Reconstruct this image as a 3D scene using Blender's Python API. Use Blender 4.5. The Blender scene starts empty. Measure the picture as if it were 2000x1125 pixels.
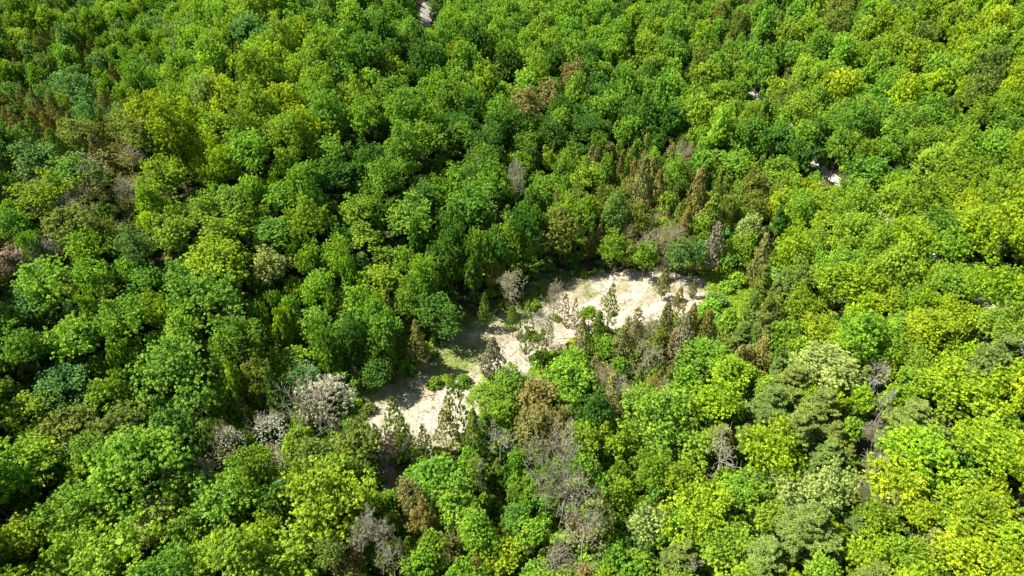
import bpy, math, random
import numpy as np
from mathutils import Vector

# ------------------------------------------------------------------ camera, sky, sun
SC = bpy.context.scene
COL = SC.collection
CAM_H = 120.0
PITCH = math.radians(40.0)
FPX = 1376.0                       # focal length in pixels of the 2000 px wide photograph
cam_d = bpy.data.cameras.new('camera'); cam = bpy.data.objects.new('camera', cam_d); COL.objects.link(cam)
cam.location = (0, 0, CAM_H); cam.rotation_euler = (math.pi/2 - PITCH, 0, 0)
cam_d.sensor_width = 36.0; cam_d.lens = 36.0*FPX/2000.0
cam_d.clip_start = 1.0; cam_d.clip_end = 12000.0
SC.camera = cam

SUN_EL = math.radians(56.5)
SUN_AZ = math.radians(-91.0)       # direction towards the sun, from +Y clockwise (negative = left of the view)
to_sun = Vector((math.sin(SUN_AZ)*math.cos(SUN_EL), math.cos(SUN_AZ)*math.cos(SUN_EL), math.sin(SUN_EL)))
world = bpy.data.worlds.new('World'); SC.world = world; world.use_nodes = True
wn = world.node_tree.nodes; wl = world.node_tree.links
wn.clear()
sky = wn.new('ShaderNodeTexSky'); sky.sky_type = 'NISHITA'; sky.sun_disc = False
sky.sun_elevation = SUN_EL; sky.sun_rotation = SUN_AZ
sky.air_density = 1.0; sky.dust_density = 1.2; sky.ozone_density = 1.0
bg = wn.new('ShaderNodeBackground'); bg.inputs['Strength'].default_value = 0.065
wo = wn.new('ShaderNodeOutputWorld')
wl.new(sky.outputs[0], bg.inputs[0]); wl.new(bg.outputs[0], wo.inputs[0])
sun_d = bpy.data.lights.new('sun', 'SUN'); sun_d.energy = 5.0; sun_d.angle = math.radians(0.5)
sun_d.color = (1.0, 0.96, 0.88)
sun = bpy.data.objects.new('sun', sun_d); COL.objects.link(sun)
sun.rotation_euler = to_sun.to_track_quat('Z', 'Y').to_euler(); sun.location = (-200, 100, 400)
vs = SC.view_settings
vs.view_transform = 'Standard'; vs.look = 'None'; vs.gamma = 1.0; vs.use_curve_mapping = False
vs.exposure = 1.4
SC.cycles.max_bounces = 6; SC.cycles.diffuse_bounces = 3; SC.cycles.transmission_bounces = 3
SC.cycles.glossy_bounces = 1

RS = np.random.RandomState(11)
random.seed(11)

# ------------------------------------------------------------------ terrain
def sstep(a, b, x):
    t = np.clip((x-a)/(b-a), 0, 1); return t*t*(3-2*t)
VX = [-400, 60, 94, 120, 145, 175, 220, 300, 420, 3000]
VC = [-60, -38, -27, 2, 34, 44, 40, 30, 10, 0]
def terrain(x, y):
    x = np.asarray(x, float); y = np.asarray(y, float)
    d = x - np.interp(y, VX, VC)
    fl = sstep(14, 130, -d)*26.0*sstep(40, 120, y+60)              # slope left of the valley
    far = sstep(170, 240, y)
    fl = fl - far*sstep(118, 190, -d)*34.0                         # the second valley beyond the ridge
    fr = sstep(22, 190, d)*34.0                                    # slope on the right faces the sun
    h = fl + fr
    und = 1.6*np.sin(x*0.05+1.3)*np.cos(y*0.043+0.4) + 0.8*np.sin(x*0.11+y*0.08)
    w = sstep(12, 50, np.abs(d))
    fold = sstep(190, 300, y)*(5.0*np.sin(x*.034+y*.012+.8)+3.0*np.sin(y*.031-x*.018))
    und = und + fold
    gul = -3.5*np.exp(-((x-(72-0.30*(y-95)))/5.0)**2)*sstep(60, 80, y)*(1-sstep(112, 128, y))
    return h + und*w + gul
def tz(x, y): return float(terrain(x, y))

F = Vector((0, math.cos(PITCH), -math.sin(PITCH))); U = Vector((0, math.sin(PITCH), math.cos(PITCH)))
def ray(u, v):
    return (Vector((1, 0, 0))*((u-1000.0)/FPX) + F + U*(-(v-562.5)/FPX))
def at(u, v, h=0.0):
    """the place on the land (or h metres above it) that the photograph shows at u, v"""
    d = ray(u, v); t = (CAM_H-60)/-d.z; step = 2.0
    while t < 2500:
        p = d*t
        if CAM_H + p.z <= tz(p.x, p.y) + h:
            lo, hi = t-step, t
            for _ in range(12):
                m = (lo+hi)/2; p = d*m
                if CAM_H + p.z <= tz(p.x, p.y) + h: hi = m
                else: lo = m
            p = d*hi
            return p.x, p.y, CAM_H+p.z
        t += step
    return p.x, p.y, 0.0
def proj(x, y, z):
    dz = z-CAM_H
    dep = y*F.y + dz*F.z
    up = y*U.y + dz*U.z
    return 1000.0 + FPX*x/dep, 562.5 - FPX*up/dep, dep

# ------------------------------------------------------------------ materials
def new_mat(name):
    m = bpy.data.materials.new(name); m.use_nodes = True
    n = m.node_tree.nodes; n.clear()
    out = n.new('ShaderNodeOutputMaterial')
    return m, n, m.node_tree.links, out
def foliage_mat(name, trans=0.40, rough=0.55, spec=0.25, spread=0.42, patch=0.32, h0=.52, h1=.483):
    m, n, l, out = new_mat(name)
    ti = n.new('ShaderNodeAttribute'); ti.attribute_type = 'INSTANCER'; ti.attribute_name = 'tint'
    to = n.new('ShaderNodeAttribute'); to.attribute_type = 'GEOMETRY'; to.attribute_name = 'tone'
    # light / dark leaves
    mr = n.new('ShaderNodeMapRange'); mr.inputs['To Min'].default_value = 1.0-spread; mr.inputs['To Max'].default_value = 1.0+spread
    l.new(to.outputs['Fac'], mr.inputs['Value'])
    # soft differences across the crown
    tc = n.new('ShaderNodeTexCoord'); nz = n.new('ShaderNodeTexNoise'); nz.inputs['Scale'].default_value = 2.2; nz.inputs['Detail'].default_value = 3
    l.new(tc.outputs['Object'], nz.inputs['Vector'])
    mr2 = n.new('ShaderNodeMapRange'); mr2.inputs['From Min'].default_value = .3; mr2.inputs['From Max'].default_value = .7
    mr2.inputs['To Min'].default_value = 1-patch; mr2.inputs['To Max'].default_value = 1+patch
    l.new(nz.outputs['Fac'], mr2.inputs['Value'])
    mul = n.new('ShaderNodeMath'); mul.operation = 'MULTIPLY'; l.new(mr.outputs[0], mul.inputs[0]); l.new(mr2.outputs[0], mul.inputs[1])
    vm = n.new('ShaderNodeVectorMath'); vm.operation = 'SCALE'
    l.new(ti.outputs['Color'], vm.inputs[0]); l.new(mul.outputs[0], vm.inputs['Scale'])
    hs = n.new('ShaderNodeHueSaturation')
    mh = n.new('ShaderNodeMapRange'); mh.inputs['To Min'].default_value = h0; mh.inputs['To Max'].default_value = h1
    l.new(to.outputs['Fac'], mh.inputs['Value']); ha = n.new('ShaderNodeMath'); ha.operation = 'MULTIPLY_ADD'; ha.inputs[1].default_value = -.06; l.new(nz.outputs['Fac'], ha.inputs[0])
    hb = n.new('ShaderNodeMath'); hb.operation = 'ADD'; hb.inputs[1].default_value = .033; l.new(mh.outputs[0], ha.inputs[2]); l.new(ha.outputs[0], hb.inputs[0]); l.new(hb.outputs[0], hs.inputs['Hue'])
    l.new(vm.outputs[0], hs.inputs['Color'])
    pb = n.new('ShaderNodeBsdfPrincipled'); pb.inputs['Roughness'].default_value = rough
    pb.inputs['Specular IOR Level'].default_value = spec
    l.new(hs.outputs[0], pb.inputs['Base Color'])
    tr = n.new('ShaderNodeBsdfTranslucent')
    h2 = n.new('ShaderNodeHueSaturation'); h2.inputs['Hue'].default_value = 0.485; h2.inputs['Saturation'].default_value = 1.1; h2.inputs['Value'].default_value = 1.15
    l.new(hs.outputs[0], h2.inputs['Color']); l.new(h2.outputs[0], tr.inputs['Color'])
    mx = n.new('ShaderNodeMixShader'); mx.inputs['Fac'].default_value = trans
    l.new(pb.outputs[0], mx.inputs[1]); l.new(tr.outputs[0], mx.inputs[2]); l.new(mx.outputs[0], out.inputs[0])
    return m
def bark_mat(name, c1, c2, sc=6.0):
    m, n, l, out = new_mat(name)
    tc = n.new('ShaderNodeTexCoord'); mp = n.new('ShaderNodeMapping'); mp.inputs['Scale'].default_value = (1, 1, .25)
    nz = n.new('ShaderNodeTexNoise'); nz.inputs['Scale'].default_value = sc; nz.inputs['Detail'].default_value = 5
    l.new(tc.outputs['Object'], mp.inputs[0]); l.new(mp.outputs[0], nz.inputs['Vector'])
    cr = n.new('ShaderNodeValToRGB'); cr.color_ramp.elements[0].color = (*c1, 1); cr.color_ramp.elements[1].color = (*c2, 1)
    cr.color_ramp.elements[0].position = .35; cr.color_ramp.elements[1].position = .68
    l.new(nz.outputs['Fac'], cr.inputs[0])
    pb = n.new('ShaderNodeBsdfPrincipled'); pb.inputs['Roughness'].default_value = .9; pb.inputs['Specular IOR Level'].default_value = .15
    l.new(cr.outputs[0], pb.inputs['Base Color']); l.new(pb.outputs[0], out.inputs[0])
    return m
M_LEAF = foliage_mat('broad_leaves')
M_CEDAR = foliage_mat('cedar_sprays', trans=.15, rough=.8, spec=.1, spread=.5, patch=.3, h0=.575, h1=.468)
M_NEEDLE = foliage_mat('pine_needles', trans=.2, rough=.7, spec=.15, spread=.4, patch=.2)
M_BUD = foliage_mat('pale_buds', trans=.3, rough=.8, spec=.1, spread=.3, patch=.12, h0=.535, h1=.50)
M_BARK = bark_mat('bark_brown', (.05, .038, .028), (.17, .135, .10))
M_BARKG = bark_mat('bark_grey', (.20, .18, .12), (.40, .36, .25))
M_BARKP = bark_mat('bark_pale', (.27, .25, .19), (.48, .45, .36))

# ------------------------------------------------------------------ mesh helpers
def mesh_from(name, V, Fq, mats, midx=None, tone=None):
    """V (n,3); Fq (m,4) quads (a repeated last index makes a triangle is not used)"""
    me = bpy.data.meshes.new(name)
    nf = len(Fq); k = Fq.shape[1]
    me.vertices.add(len(V)); me.vertices.foreach_set('co', V.astype(np.float32).ravel())
    me.loops.add(nf*k); me.loops.foreach_set('vertex_index', Fq.astype(np.int32).ravel())
    me.polygons.add(nf); me.polygons.foreach_set('loop_start', np.arange(0, nf*k, k, dtype=np.int32))
    try: me.polygons.foreach_set('loop_total', np.full(nf, k, dtype=np.int32))
    except Exception: pass
    for m in mats: me.materials.append(m)
    if midx is not None: me.polygons.foreach_set('material_index', midx.astype(np.int32))
    if tone is not None:
        a = me.attributes.new('tone', 'FLOAT', 'FACE'); a.data.foreach_set('value', tone.astype(np.float32))
    me.update(calc_edges=True); me.validate()
    return me
def norm(a): return a/np.maximum(np.linalg.norm(a, axis=-1, keepdims=True), 1e-9)
def leaves(C, N, la, lb, R, tdir=None):
    """rhombic leaves at C facing N"""
    n = len(C); r = R.normal(size=(n, 3)) if tdir is None else tdir
    N = norm(N); T = norm(r - (r*N).sum(1, keepdims=True)*N); B = np.cross(N, T)
    la = np.asarray(la).reshape(-1, 1)*np.ones((n, 1)); lb = np.asarray(lb).reshape(-1, 1)*np.ones((n, 1))
    bow = N*la*0.22
    V = np.stack([C+T*la-bow, C+B*lb, C-T*la-bow, C-B*lb], 1).reshape(-1, 3)
    Fq = np.arange(n*4).reshape(n, 4)
    return V, Fq
def fib(n, R):
    i = np.arange(n)+.5; ph = i*2.399963+R.rand()*6.28; z = 1-2*i/n; r = np.sqrt(1-z*z)
    return np.stack([r*np.cos(ph), r*np.sin(ph), z], 1)

def crown_round(seed, nlobe, ntuft, nleaf, leaf, tuft, lobe=(.30, .46), pear=0.0, gaps=0.0, rag=0.10, core=True):
    """crown of a broadleaved tree, radius 1 and half height 1, built of boughs > tufts > leaves"""
    R = np.random.RandomState(seed)
    D = fib(nlobe, R); D = D[D[:, 2] > -0.62]
    D = norm(D + R.normal(size=D.shape)*.20)
    lr = R.uniform(lobe[0], lobe[1], len(D))
    rad = (1-lr*0.9)*R.uniform(1-rag*2.2, 1+rag, len(D))
    L = D*rad[:, None]
    L[:, 0:2] *= (1 - pear*np.clip(L[:, 2:3], -1, 1)*.5)
    W = R.normal(size=(4, 3)); ph_ = R.uniform(0, 6.28, 4)
    wob = np.zeros(len(L))
    for i in range(4): wob += np.sin(D@W[i]*1.6+ph_[i])
    L *= (1+.15*wob)[:, None]
    if gaps > 0:
        keep = R.rand(len(L)) > gaps; L, lr = L[keep], lr[keep]
    Vs, Fs, Ts = [], [], []; off = 0
    def add(V, Fq, T):
        nonlocal off
        Vs.append(V); Fs.append(Fq+off); Ts.append(T); off += len(V)
    for i in range(len(L)):
        nt = max(5, int(ntuft*(lr[i]/.38)**2))
        d = fib(nt, R); d = norm(d + R.normal(size=d.shape)*.22)
        o = norm(L[i][None]+np.array([[0, 0, .25]]))
        d = d[(d*o).sum(1) > -.35]
        P = L[i] + d*lr[i]*np.array([1, 1, .82])*R.uniform(.84, 1.12, (len(d), 1))
        lt = R.uniform(-.12, .12)
        for j in range(len(P)):
            tr = tuft*R.uniform(.65, 1.3)
            nl = max(5, int(nleaf*(tr/tuft)**1.6))
            q = norm(R.normal(size=(nl, 3)) + (norm(d[j][None])*.55 + np.array([[0, 0, .75]])))
            C = P[j] + q*tr*R.uniform(.55, 1.05, (nl, 1))*np.array([1, 1, .8])
            N = q + R.normal(size=(nl, 3))*.42 + np.array([[0, 0, .25]])
            s = leaf*R.uniform(.65, 1.25, nl)
            V, Fq = leaves(C, N, s, s*.62, R)
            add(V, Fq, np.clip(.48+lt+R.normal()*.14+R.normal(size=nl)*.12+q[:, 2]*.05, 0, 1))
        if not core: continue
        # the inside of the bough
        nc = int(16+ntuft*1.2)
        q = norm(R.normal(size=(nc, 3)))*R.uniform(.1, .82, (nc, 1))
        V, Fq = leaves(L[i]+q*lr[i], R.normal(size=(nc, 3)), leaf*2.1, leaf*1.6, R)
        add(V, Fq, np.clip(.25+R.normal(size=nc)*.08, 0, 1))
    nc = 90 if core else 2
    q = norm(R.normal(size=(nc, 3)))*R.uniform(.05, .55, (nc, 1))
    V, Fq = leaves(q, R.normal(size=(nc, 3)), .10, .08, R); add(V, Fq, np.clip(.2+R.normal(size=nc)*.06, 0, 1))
    return np.concatenate(Vs), np.concatenate(Fs), np.concatenate(Ts)

def crown_cone(seed, n=2600, spray=.075, open_=.0, blunt=.8):
    """narrow crown of a cedar: dense upright sprays on an uneven cone, radius 1, half height 1"""
    R = np.random.RandomState(seed)
    k = R.uniform(1.5, 6, (9, 2)); ph = R.uniform(0, 6.28, 9)
    t = R.beta(1.05, 1.25, n); a = R.uniform(0, 6.283, n)
    prof = np.where(t < .26, (np.clip(t, 0, 1)/.26)**.55, np.clip(1-(t-.26)/.745, 0, 1)**blunt)
    lump = np.zeros(n)
    for i in range(9): lump += np.sin(np.round(k[i, 0])*a + k[i, 1]*4*t + ph[i])/9
    rr = prof*(1+lump*.85)*np.where(R.rand(n) < .25, R.uniform(.35, .85, n), R.uniform(.85, 1.06, n))
    if open_ > 0: 
        keep = R.rand(n) > open_*.4
        t, a, rr, prof = t[keep], a[keep], rr[keep], prof[keep]; n = len(t)
    C = np.stack([rr*np.cos(a), rr*np.sin(a), t*2-1], 1)
    N = np.stack([np.cos(a), np.sin(a), np.full(n, .45)], 1)
    k_ = 12; C = np.repeat(C, k_, 0); O = norm(R.normal(size=C.shape)+np.repeat(N, k_, 0)*.8)
    C = C + O*R.uniform(.3, 1, (len(C), 1))*np.array([.13, .13, .05]); N = O+R.normal(size=C.shape)*.45
    ct = np.repeat(R.normal(size=n)*.13, k_); rr = np.repeat(rr, k_); prof = np.repeat(prof, k_); t = np.repeat(t, k_); n = len(C)
    td = np.array([[0, 0, 1.]])+O*.6+R.normal(size=(n, 3))*.4
    s = spray*R.uniform(.6, 1.35, n)
    V, Fq = leaves(C*1.0, N, s, s*.62, R, td)
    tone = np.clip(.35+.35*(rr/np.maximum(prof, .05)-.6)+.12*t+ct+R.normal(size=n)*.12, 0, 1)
    return V, Fq, tone

def tube(P0, P1, r0, r1, sides=3):
    """prisms between P0 and P1 (n,3)"""
    n = len(P0); ax = norm(P1-P0); ref = np.where(np.abs(ax[:, 2:3]) > .9, np.array([[1., 0, 0]]), np.array([[0, 0, 1.]]))
    A = norm(np.cross(ax, ref)); B = np.cross(ax, A)
    ang = np.arange(sides)/sides*2*math.pi
    ring = A[:, None]*np.cos(ang)[None, :, None]+B[:, None]*np.sin(ang)[None, :, None]
    V = np.concatenate([P0[:, None]+ring*np.asarray(r0).reshape(-1, 1, 1), P1[:, None]+ring*np.asarray(r1).reshape(-1, 1, 1)], 1)
    base = (np.arange(n)*2*sides)[:, None]
    Fq = []
    for i in range(sides):
        j = (i+1) % sides
        Fq.append(np.stack([base[:, 0]+i, base[:, 0]+j, base[:, 0]+sides+j, base[:, 0]+sides+i], 1))
    return V.reshape(-1, 3), np.concatenate(Fq)

def branching(seed, lv=4, spread=.9, up=.35, counts=(9, 6, 5, 4), z0=-1.6, twig=.006, r0=.05, reach=1.0, bend=.25):
    """bare limbs of a tree whose crown is an ellipsoid of radius 1 round the origin; trunk starts at z0"""
    R = np.random.RandomState(seed)
    P0, P1, R0, R1 = [], [], [], []
    def limb(p, d, ln, r, level):
        segs = 4 if level < 2 else 2
        q = p.copy(); dd = d.copy(); pts = [q.copy()]
        for s in range(segs):
            dd = dd + R.normal(size=3)*bend*(.6 if level == 0 else 1.)+np.array([0, 0, up*.22]); dd /= np.linalg.norm(dd)
            q = q + dd*ln/segs; pts.append(q.copy())
        rr = np.linspace(r, max(r*.45, twig), segs+1)
        for s in range(segs):
            P0.append(pts[s]); P1.append(pts[s+1]); R0.append(rr[s]); R1.append(rr[s+1])
        if level+1 < lv+1 and level < len(counts):
            for c in range(counts[level]):
                f = R.uniform(.35, 1.0) if level > 0 else R.uniform(.42, 1.0)
                k = min(int(f*segs), segs-1); b = pts[k]+(pts[k+1]-pts[k])*(f*segs-k)
                side = R.normal(size=3); side -= side.dot(dd)*dd; side /= np.linalg.norm(side)
                nd = dd*(1-spread*.55)+side*spread+np.array([0, 0, up*.5]); nd /= np.linalg.norm(nd)
                limb(b, nd, ln*R.uniform(.42, .68)*(1.15-f*.35), max(r*.42, twig), level+1)
    limb(np.array([0, 0, z0]), np.array([R.normal()*.04, R.normal()*.04, 1.]), (1.0-z0)*.92*reach, r0, 0)
    P0, P1 = np.array(P0), np.array(P1)
    return P0, P1, np.array(R0), np.array(R1)

def mesh_branches(name, seed, mat, **k):
    P0, P1, r0, r1 = branching(seed, **k)
    V, Fq = tube(P0, P1, r0, r1, 3)
    return mesh_from(name, V, Fq, [mat]), P0, P1, r1

def trunk_mesh(name, seed, mat, limbs=7, r=.045):
    """trunk with limbs; z 0 (ground) to 1 (crown centre), limbs spread to x,y ~ .9"""
    R = np.random.RandomState(seed)
    P0, P1, R0, R1 = [], [], [], []
    pts = [np.array([0, 0, -.06])]
    for i in range(7): pts.append(pts[-1]+np.array([R.normal()*.018, R.normal()*.018, .165]))
    rr = np.linspace(r, r*.35, 8); rr[0] = r*1.35
    for i in range(7): P0.append(pts[i]); P1.append(pts[i+1]); R0.append(rr[i]); R1.append(rr[i+1])
    for j in range(limbs):
        f = R.uniform(.45, .98); a = j*2.4+R.uniform(-.4, .4)
        b = np.array([pts[int(f*6)][0], pts[int(f*6)][1], f]); d = np.array([math.cos(a), math.sin(a), .55])
        m = b+d*.22+R.normal(size=3)*.03; e = m+np.array([math.cos(a+.2), math.sin(a+.2), .5])*.25
        P0 += [b, m]; P1 += [m, e]; R0 += [r*.5, r*.3]; R1 += [r*.3, r*.1]
    V, Fq = tube(np.array(P0), np.array(P1), np.array(R0), np.array(R1), 6)
    return mesh_from(name, V, Fq, [mat])

def crown_pine(seed, z0=-1.15):
    """open, layered crown of a pine: needle puffs along level, drooping branches"""
    R = np.random.RandomState(seed)
    P0, P1, R0, R1, tips, dirs = [], [], [], [], [], []
    nl = 9
    for i in range(nl):
        t = i/(nl-1); z = -.85+1.7*t
        rmax = (1-.72*t**1.5)*R.uniform(.8, 1.1)
        for j in range(R.randint(5, 8)):
            a = R.uniform(0, 6.283); ln = rmax*R.uniform(.6, 1.05)
            d = np.array([math.cos(a), math.sin(a), .12+.25*t]); b = np.array([0, 0, z+R.normal()*.05])
            pts = [b]
            for s in range(4):
                d = d+R.normal(size=3)*.12; d /= np.linalg.norm(d); pts.append(pts[-1]+d*ln/4)
            for s in range(4): P0.append(pts[s]); P1.append(pts[s+1]); R0.append(.022*(1-s*.2)); R1.append(.022*(.8-s*.18))
            for s in np.arange(1.2, 4.01, .36):
                k = min(int(s), 3); base = pts[k]+(pts[k+1]-pts[k])*(s-k)
                for side in (-1, 1, 0):
                    sd = np.cross(d, [0, 0, 1]); sd /= np.linalg.norm(sd)
                    tips.append(base+sd*side*R.uniform(.05, .17)+np.array([0, 0, R.uniform(.0, .06)])); dirs.append(d+sd*side*.8)
    tips = np.array(tips); dirs = norm(np.array(dirs)); nb = 20
    C = np.repeat(tips, nb, 0); D = norm(np.repeat(dirs, nb, 0)*.6+R.normal(size=(len(C), 3))*.75+np.array([[0, 0, .35]]))
    C = C+D*R.uniform(.02, .075, (len(C), 1))
    N = R.normal(size=(len(C), 3))+np.array([[0, 0, 1.2]])
    V, Fq = leaves(C, N, .05*R.uniform(.7, 1.3, len(C)), .013, R, D)
    tone = np.clip(.5+np.repeat(R.normal(size=len(tips))*.15, nb)+R.normal(size=len(C))*.12, 0, 1)
    Vb, Fb = tube(np.array(P0), np.array(P1), np.array(R0), np.array(R1), 3)
    return V, Fq, tone, Vb, Fb

# ------------------------------------------------------------------ prototypes (mesh data shared by all copies)
PROTO = {}
def crowns(key, n, fn, mat, s0):
    L = []
    for i in range(n):
        V, Fq, T = fn(s0+i, i); L.append((V, Fq, T, mesh_from(key+'_crown', V, Fq, [mat], tone=T)))
    PROTO[key] = L
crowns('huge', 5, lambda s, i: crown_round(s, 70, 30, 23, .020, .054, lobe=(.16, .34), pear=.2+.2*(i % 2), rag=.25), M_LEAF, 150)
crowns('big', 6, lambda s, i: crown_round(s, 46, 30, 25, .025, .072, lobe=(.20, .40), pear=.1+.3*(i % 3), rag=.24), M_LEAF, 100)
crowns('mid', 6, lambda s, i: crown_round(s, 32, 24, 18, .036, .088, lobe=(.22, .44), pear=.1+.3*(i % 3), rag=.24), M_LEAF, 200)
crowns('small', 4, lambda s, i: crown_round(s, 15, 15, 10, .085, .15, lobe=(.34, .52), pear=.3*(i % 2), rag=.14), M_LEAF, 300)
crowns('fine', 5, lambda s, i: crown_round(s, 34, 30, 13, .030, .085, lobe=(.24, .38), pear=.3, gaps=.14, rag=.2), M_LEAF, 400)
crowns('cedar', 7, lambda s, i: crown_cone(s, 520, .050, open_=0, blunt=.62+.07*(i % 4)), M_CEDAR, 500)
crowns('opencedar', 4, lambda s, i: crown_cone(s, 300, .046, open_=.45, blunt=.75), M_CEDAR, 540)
L = []
for i in range(5):
    V, Fq, T, Vb, Fb = crown_pine(600+i)
    VV = np.concatenate([V, Vb]); FF = np.concatenate([Fq, Fb+len(V)])
    mi = np.concatenate([np.zeros(len(Fq)), np.ones(len(Fb))]); TT = np.concatenate([T, np.full(len(Fb), .5)])
    L.append((VV, FF, TT, mesh_from('pine_crown', VV, FF, [M_NEEDLE, M_BARKG], midx=mi, tone=TT)))
PROTO['pine'] = L
TRUNK = [trunk_mesh('tree_trunk', 700+i, M_BARK) for i in range(4)]
TRUNKG = [trunk_mesh('tree_trunk_grey', 710+i, M_BARKG, limbs=9) for i in range(3)]
STEM = [trunk_mesh('cedar_trunk', 720+i, M_BARK, limbs=0, r=.02) for i in range(2)]
# bare and budding trees: crown = twigs (+ buds), trunk separate
def buds(P1, n, size, R, spread=.05):
    C = P1[R.randint(0, len(P1), n)]+R.normal(size=(n, 3))*spread
    V, Fq = leaves(C, R.normal(size=(n, 3))+C*.9+np.array([[0, 0, .6]]), size*R.uniform(.6, 1.3, n), size*.7, R)
    return V, Fq, np.clip(.5+R.normal(size=n)*.2, 0, 1)
def bare_proto(key, n, seed, mat, nb, bsize, bmat, **k):
    L = []
    for i in range(n):
        P0, P1, r0, r1 = branching(seed+i, **k)
        thin = r0 < .024
        V, Fq = tube(P0[thin], P1[thin], r0[thin], r1[thin], 3)
        Vt, Ft = tube(P0[~thin], P1[~thin], r0[~thin], r1[~thin], 6)
        tr = mesh_from(key+'_trunk', Vt, Ft, [mat])
        mi = np.zeros(len(Fq)); T = np.full(len(Fq), .5)
        if nb:
            R = np.random.RandomState(seed+50+i); ends = P1[r1 < .012]
            Vb, Fb, Tb = buds(ends, nb, bsize, R)
            if key == 'russet': Vb, Fb, Tb = crown_round(seed+i, 44, 20, 9, .026, .075, lobe=(.20, .36), pear=.35, gaps=.08, rag=.2, core=False)
            if key == 'budding': Vb, Fb, Tb = crown_round(seed+i, 60, 26, 15, .023, .062, lobe=(.18, .32), pear=.2, gaps=.04, rag=.2, core=False)
            Fq = np.concatenate([Fq, Fb+len(V)]); V = np.concatenate([V, Vb])
            mi = np.concatenate([mi, np.ones(len(Fb))]); T = np.concatenate([T, Tb])
        L.append((V, Fq, T, mesh_from(key+'_twigs', V, Fq, [mat, bmat], midx=mi, tone=T), tr))
    PROTO[key] = L
bare_proto('bare', 4, 800, M_BARKG, 0, 0, M_BUD, counts=(12, 6, 5, 4), twig=.0065, up=.35)
bare_proto('snag', 3, 820, M_BARKP, 0, 0, M_BUD, counts=(9, 5, 4), twig=.010, up=.2, spread=1.0)
bare_proto('budding', 3, 840, M_BARKG, 9500, .032, M_BUD, counts=(12, 6, 4), twig=.007, up=.5, reach=.85)
bare_proto('russet', 3, 860, M_BARKG, 5200, .030, M_BUD, counts=(12, 6, 4), twig=.007, up=.4, reach=.85)

# leaf colours
TINT = dict(
    Y=(.320, .440, .015), L=(.250, .400, .028), G=(.185, .335, .028), D=(.098, .212, .020), B=(.165, .300, .058),
    O=(.200, .260, .036), R=(.285, .255, .070), K=(.37, .44, .11), W=(.54, .53, .39), N=(.33, .28, .19), T=(.34, .29, .15),
    P=(.195, .265, .050), A=(.235, .36, .018))
TONE = dict(Y='bright yellow-green', L='light green', G='mid green', D='dark green', B='bluish green', O='olive green',
            R='brownish olive', K='pale cream-green', W='pale whitish', N='grey-brown', T='tan brown', P='grey-green', A='golden green')
KINDS = {  # key: (object name, category, noun for labels)
    'm': ('broadleaf_tree', 'tree', 'broadleaf tree'), 'f': ('broadleaf_tree', 'tree', 'fine-leaved tree'),
    'c': ('cedar_tree', 'cedar', 'cedar'), 'o': ('cedar_tree', 'cedar', 'open-crowned cedar'),
    'p': ('pine_tree', 'pine', 'wispy pine'), 'b': ('bare_tree', 'bare tree', 'leafless tree'),
    'x': ('dead_tree', 'dead tree', 'dead tree'), 'P': ('budding_tree', 'tree', 'budding tree'),
    'r': ('russet_tree', 'tree', 'sparse-leaved tree'), 's': ('shrub', 'shrub', 'low leafy shrub')}
TREES = []        # dicts of every placed tree
def jitter(t, R, k=.10):
    f = 1+R.uniform(-k, k); h = R.uniform(-k, k)
    return (max(t[0]*f*(1+h), .005), t[1]*f, max(t[2]*f*(1-h*.5), .004))
def fit(u, v, w, h, kind):
    """real position and size of the tree the photograph shows with its crown centre at u, v and w x h pixels"""
    H = 9.0
    for _ in range(3):
        x, y, z = at(u, v, H)
        dep = proj(x, y, z)[2]; a = w/2*dep/FPX
        th = math.atan2(CAM_H-z, math.hypot(x, y)); hh = h/2*dep/FPX
        c2 = hh*hh-(a*math.sin(th))**2
        lo, hi = (.85, 1.75 if kind == 'P' else 1.38) if kind in 'mfPrs' else ((1.4, 3.4) if kind in 'co' else (.9, 2.2))
        c = min(max(math.sqrt(max(c2, 0))/math.cos(th), lo*a), hi*a)
        if kind == 's': H = c*.75
        elif kind in 'co': H = c*1.0+1.5+.15*c
        else: H = c+3.5+.5*c
    x, y, z = at(u, v, H)
    return x, y, a, c, H
def put(u, v, w, h, kind, tint, H=None, label=None):
    if kind in 'co': w *= .88; v += h*.10; h *= 1.25
    x, y, a, c, hc = fit(u, v, w, h, kind)
    TREES.append(dict(x=x, y=y, a=a, c=c, h=hc, kind=kind, tone=tint, label=label, manual=True))

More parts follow.
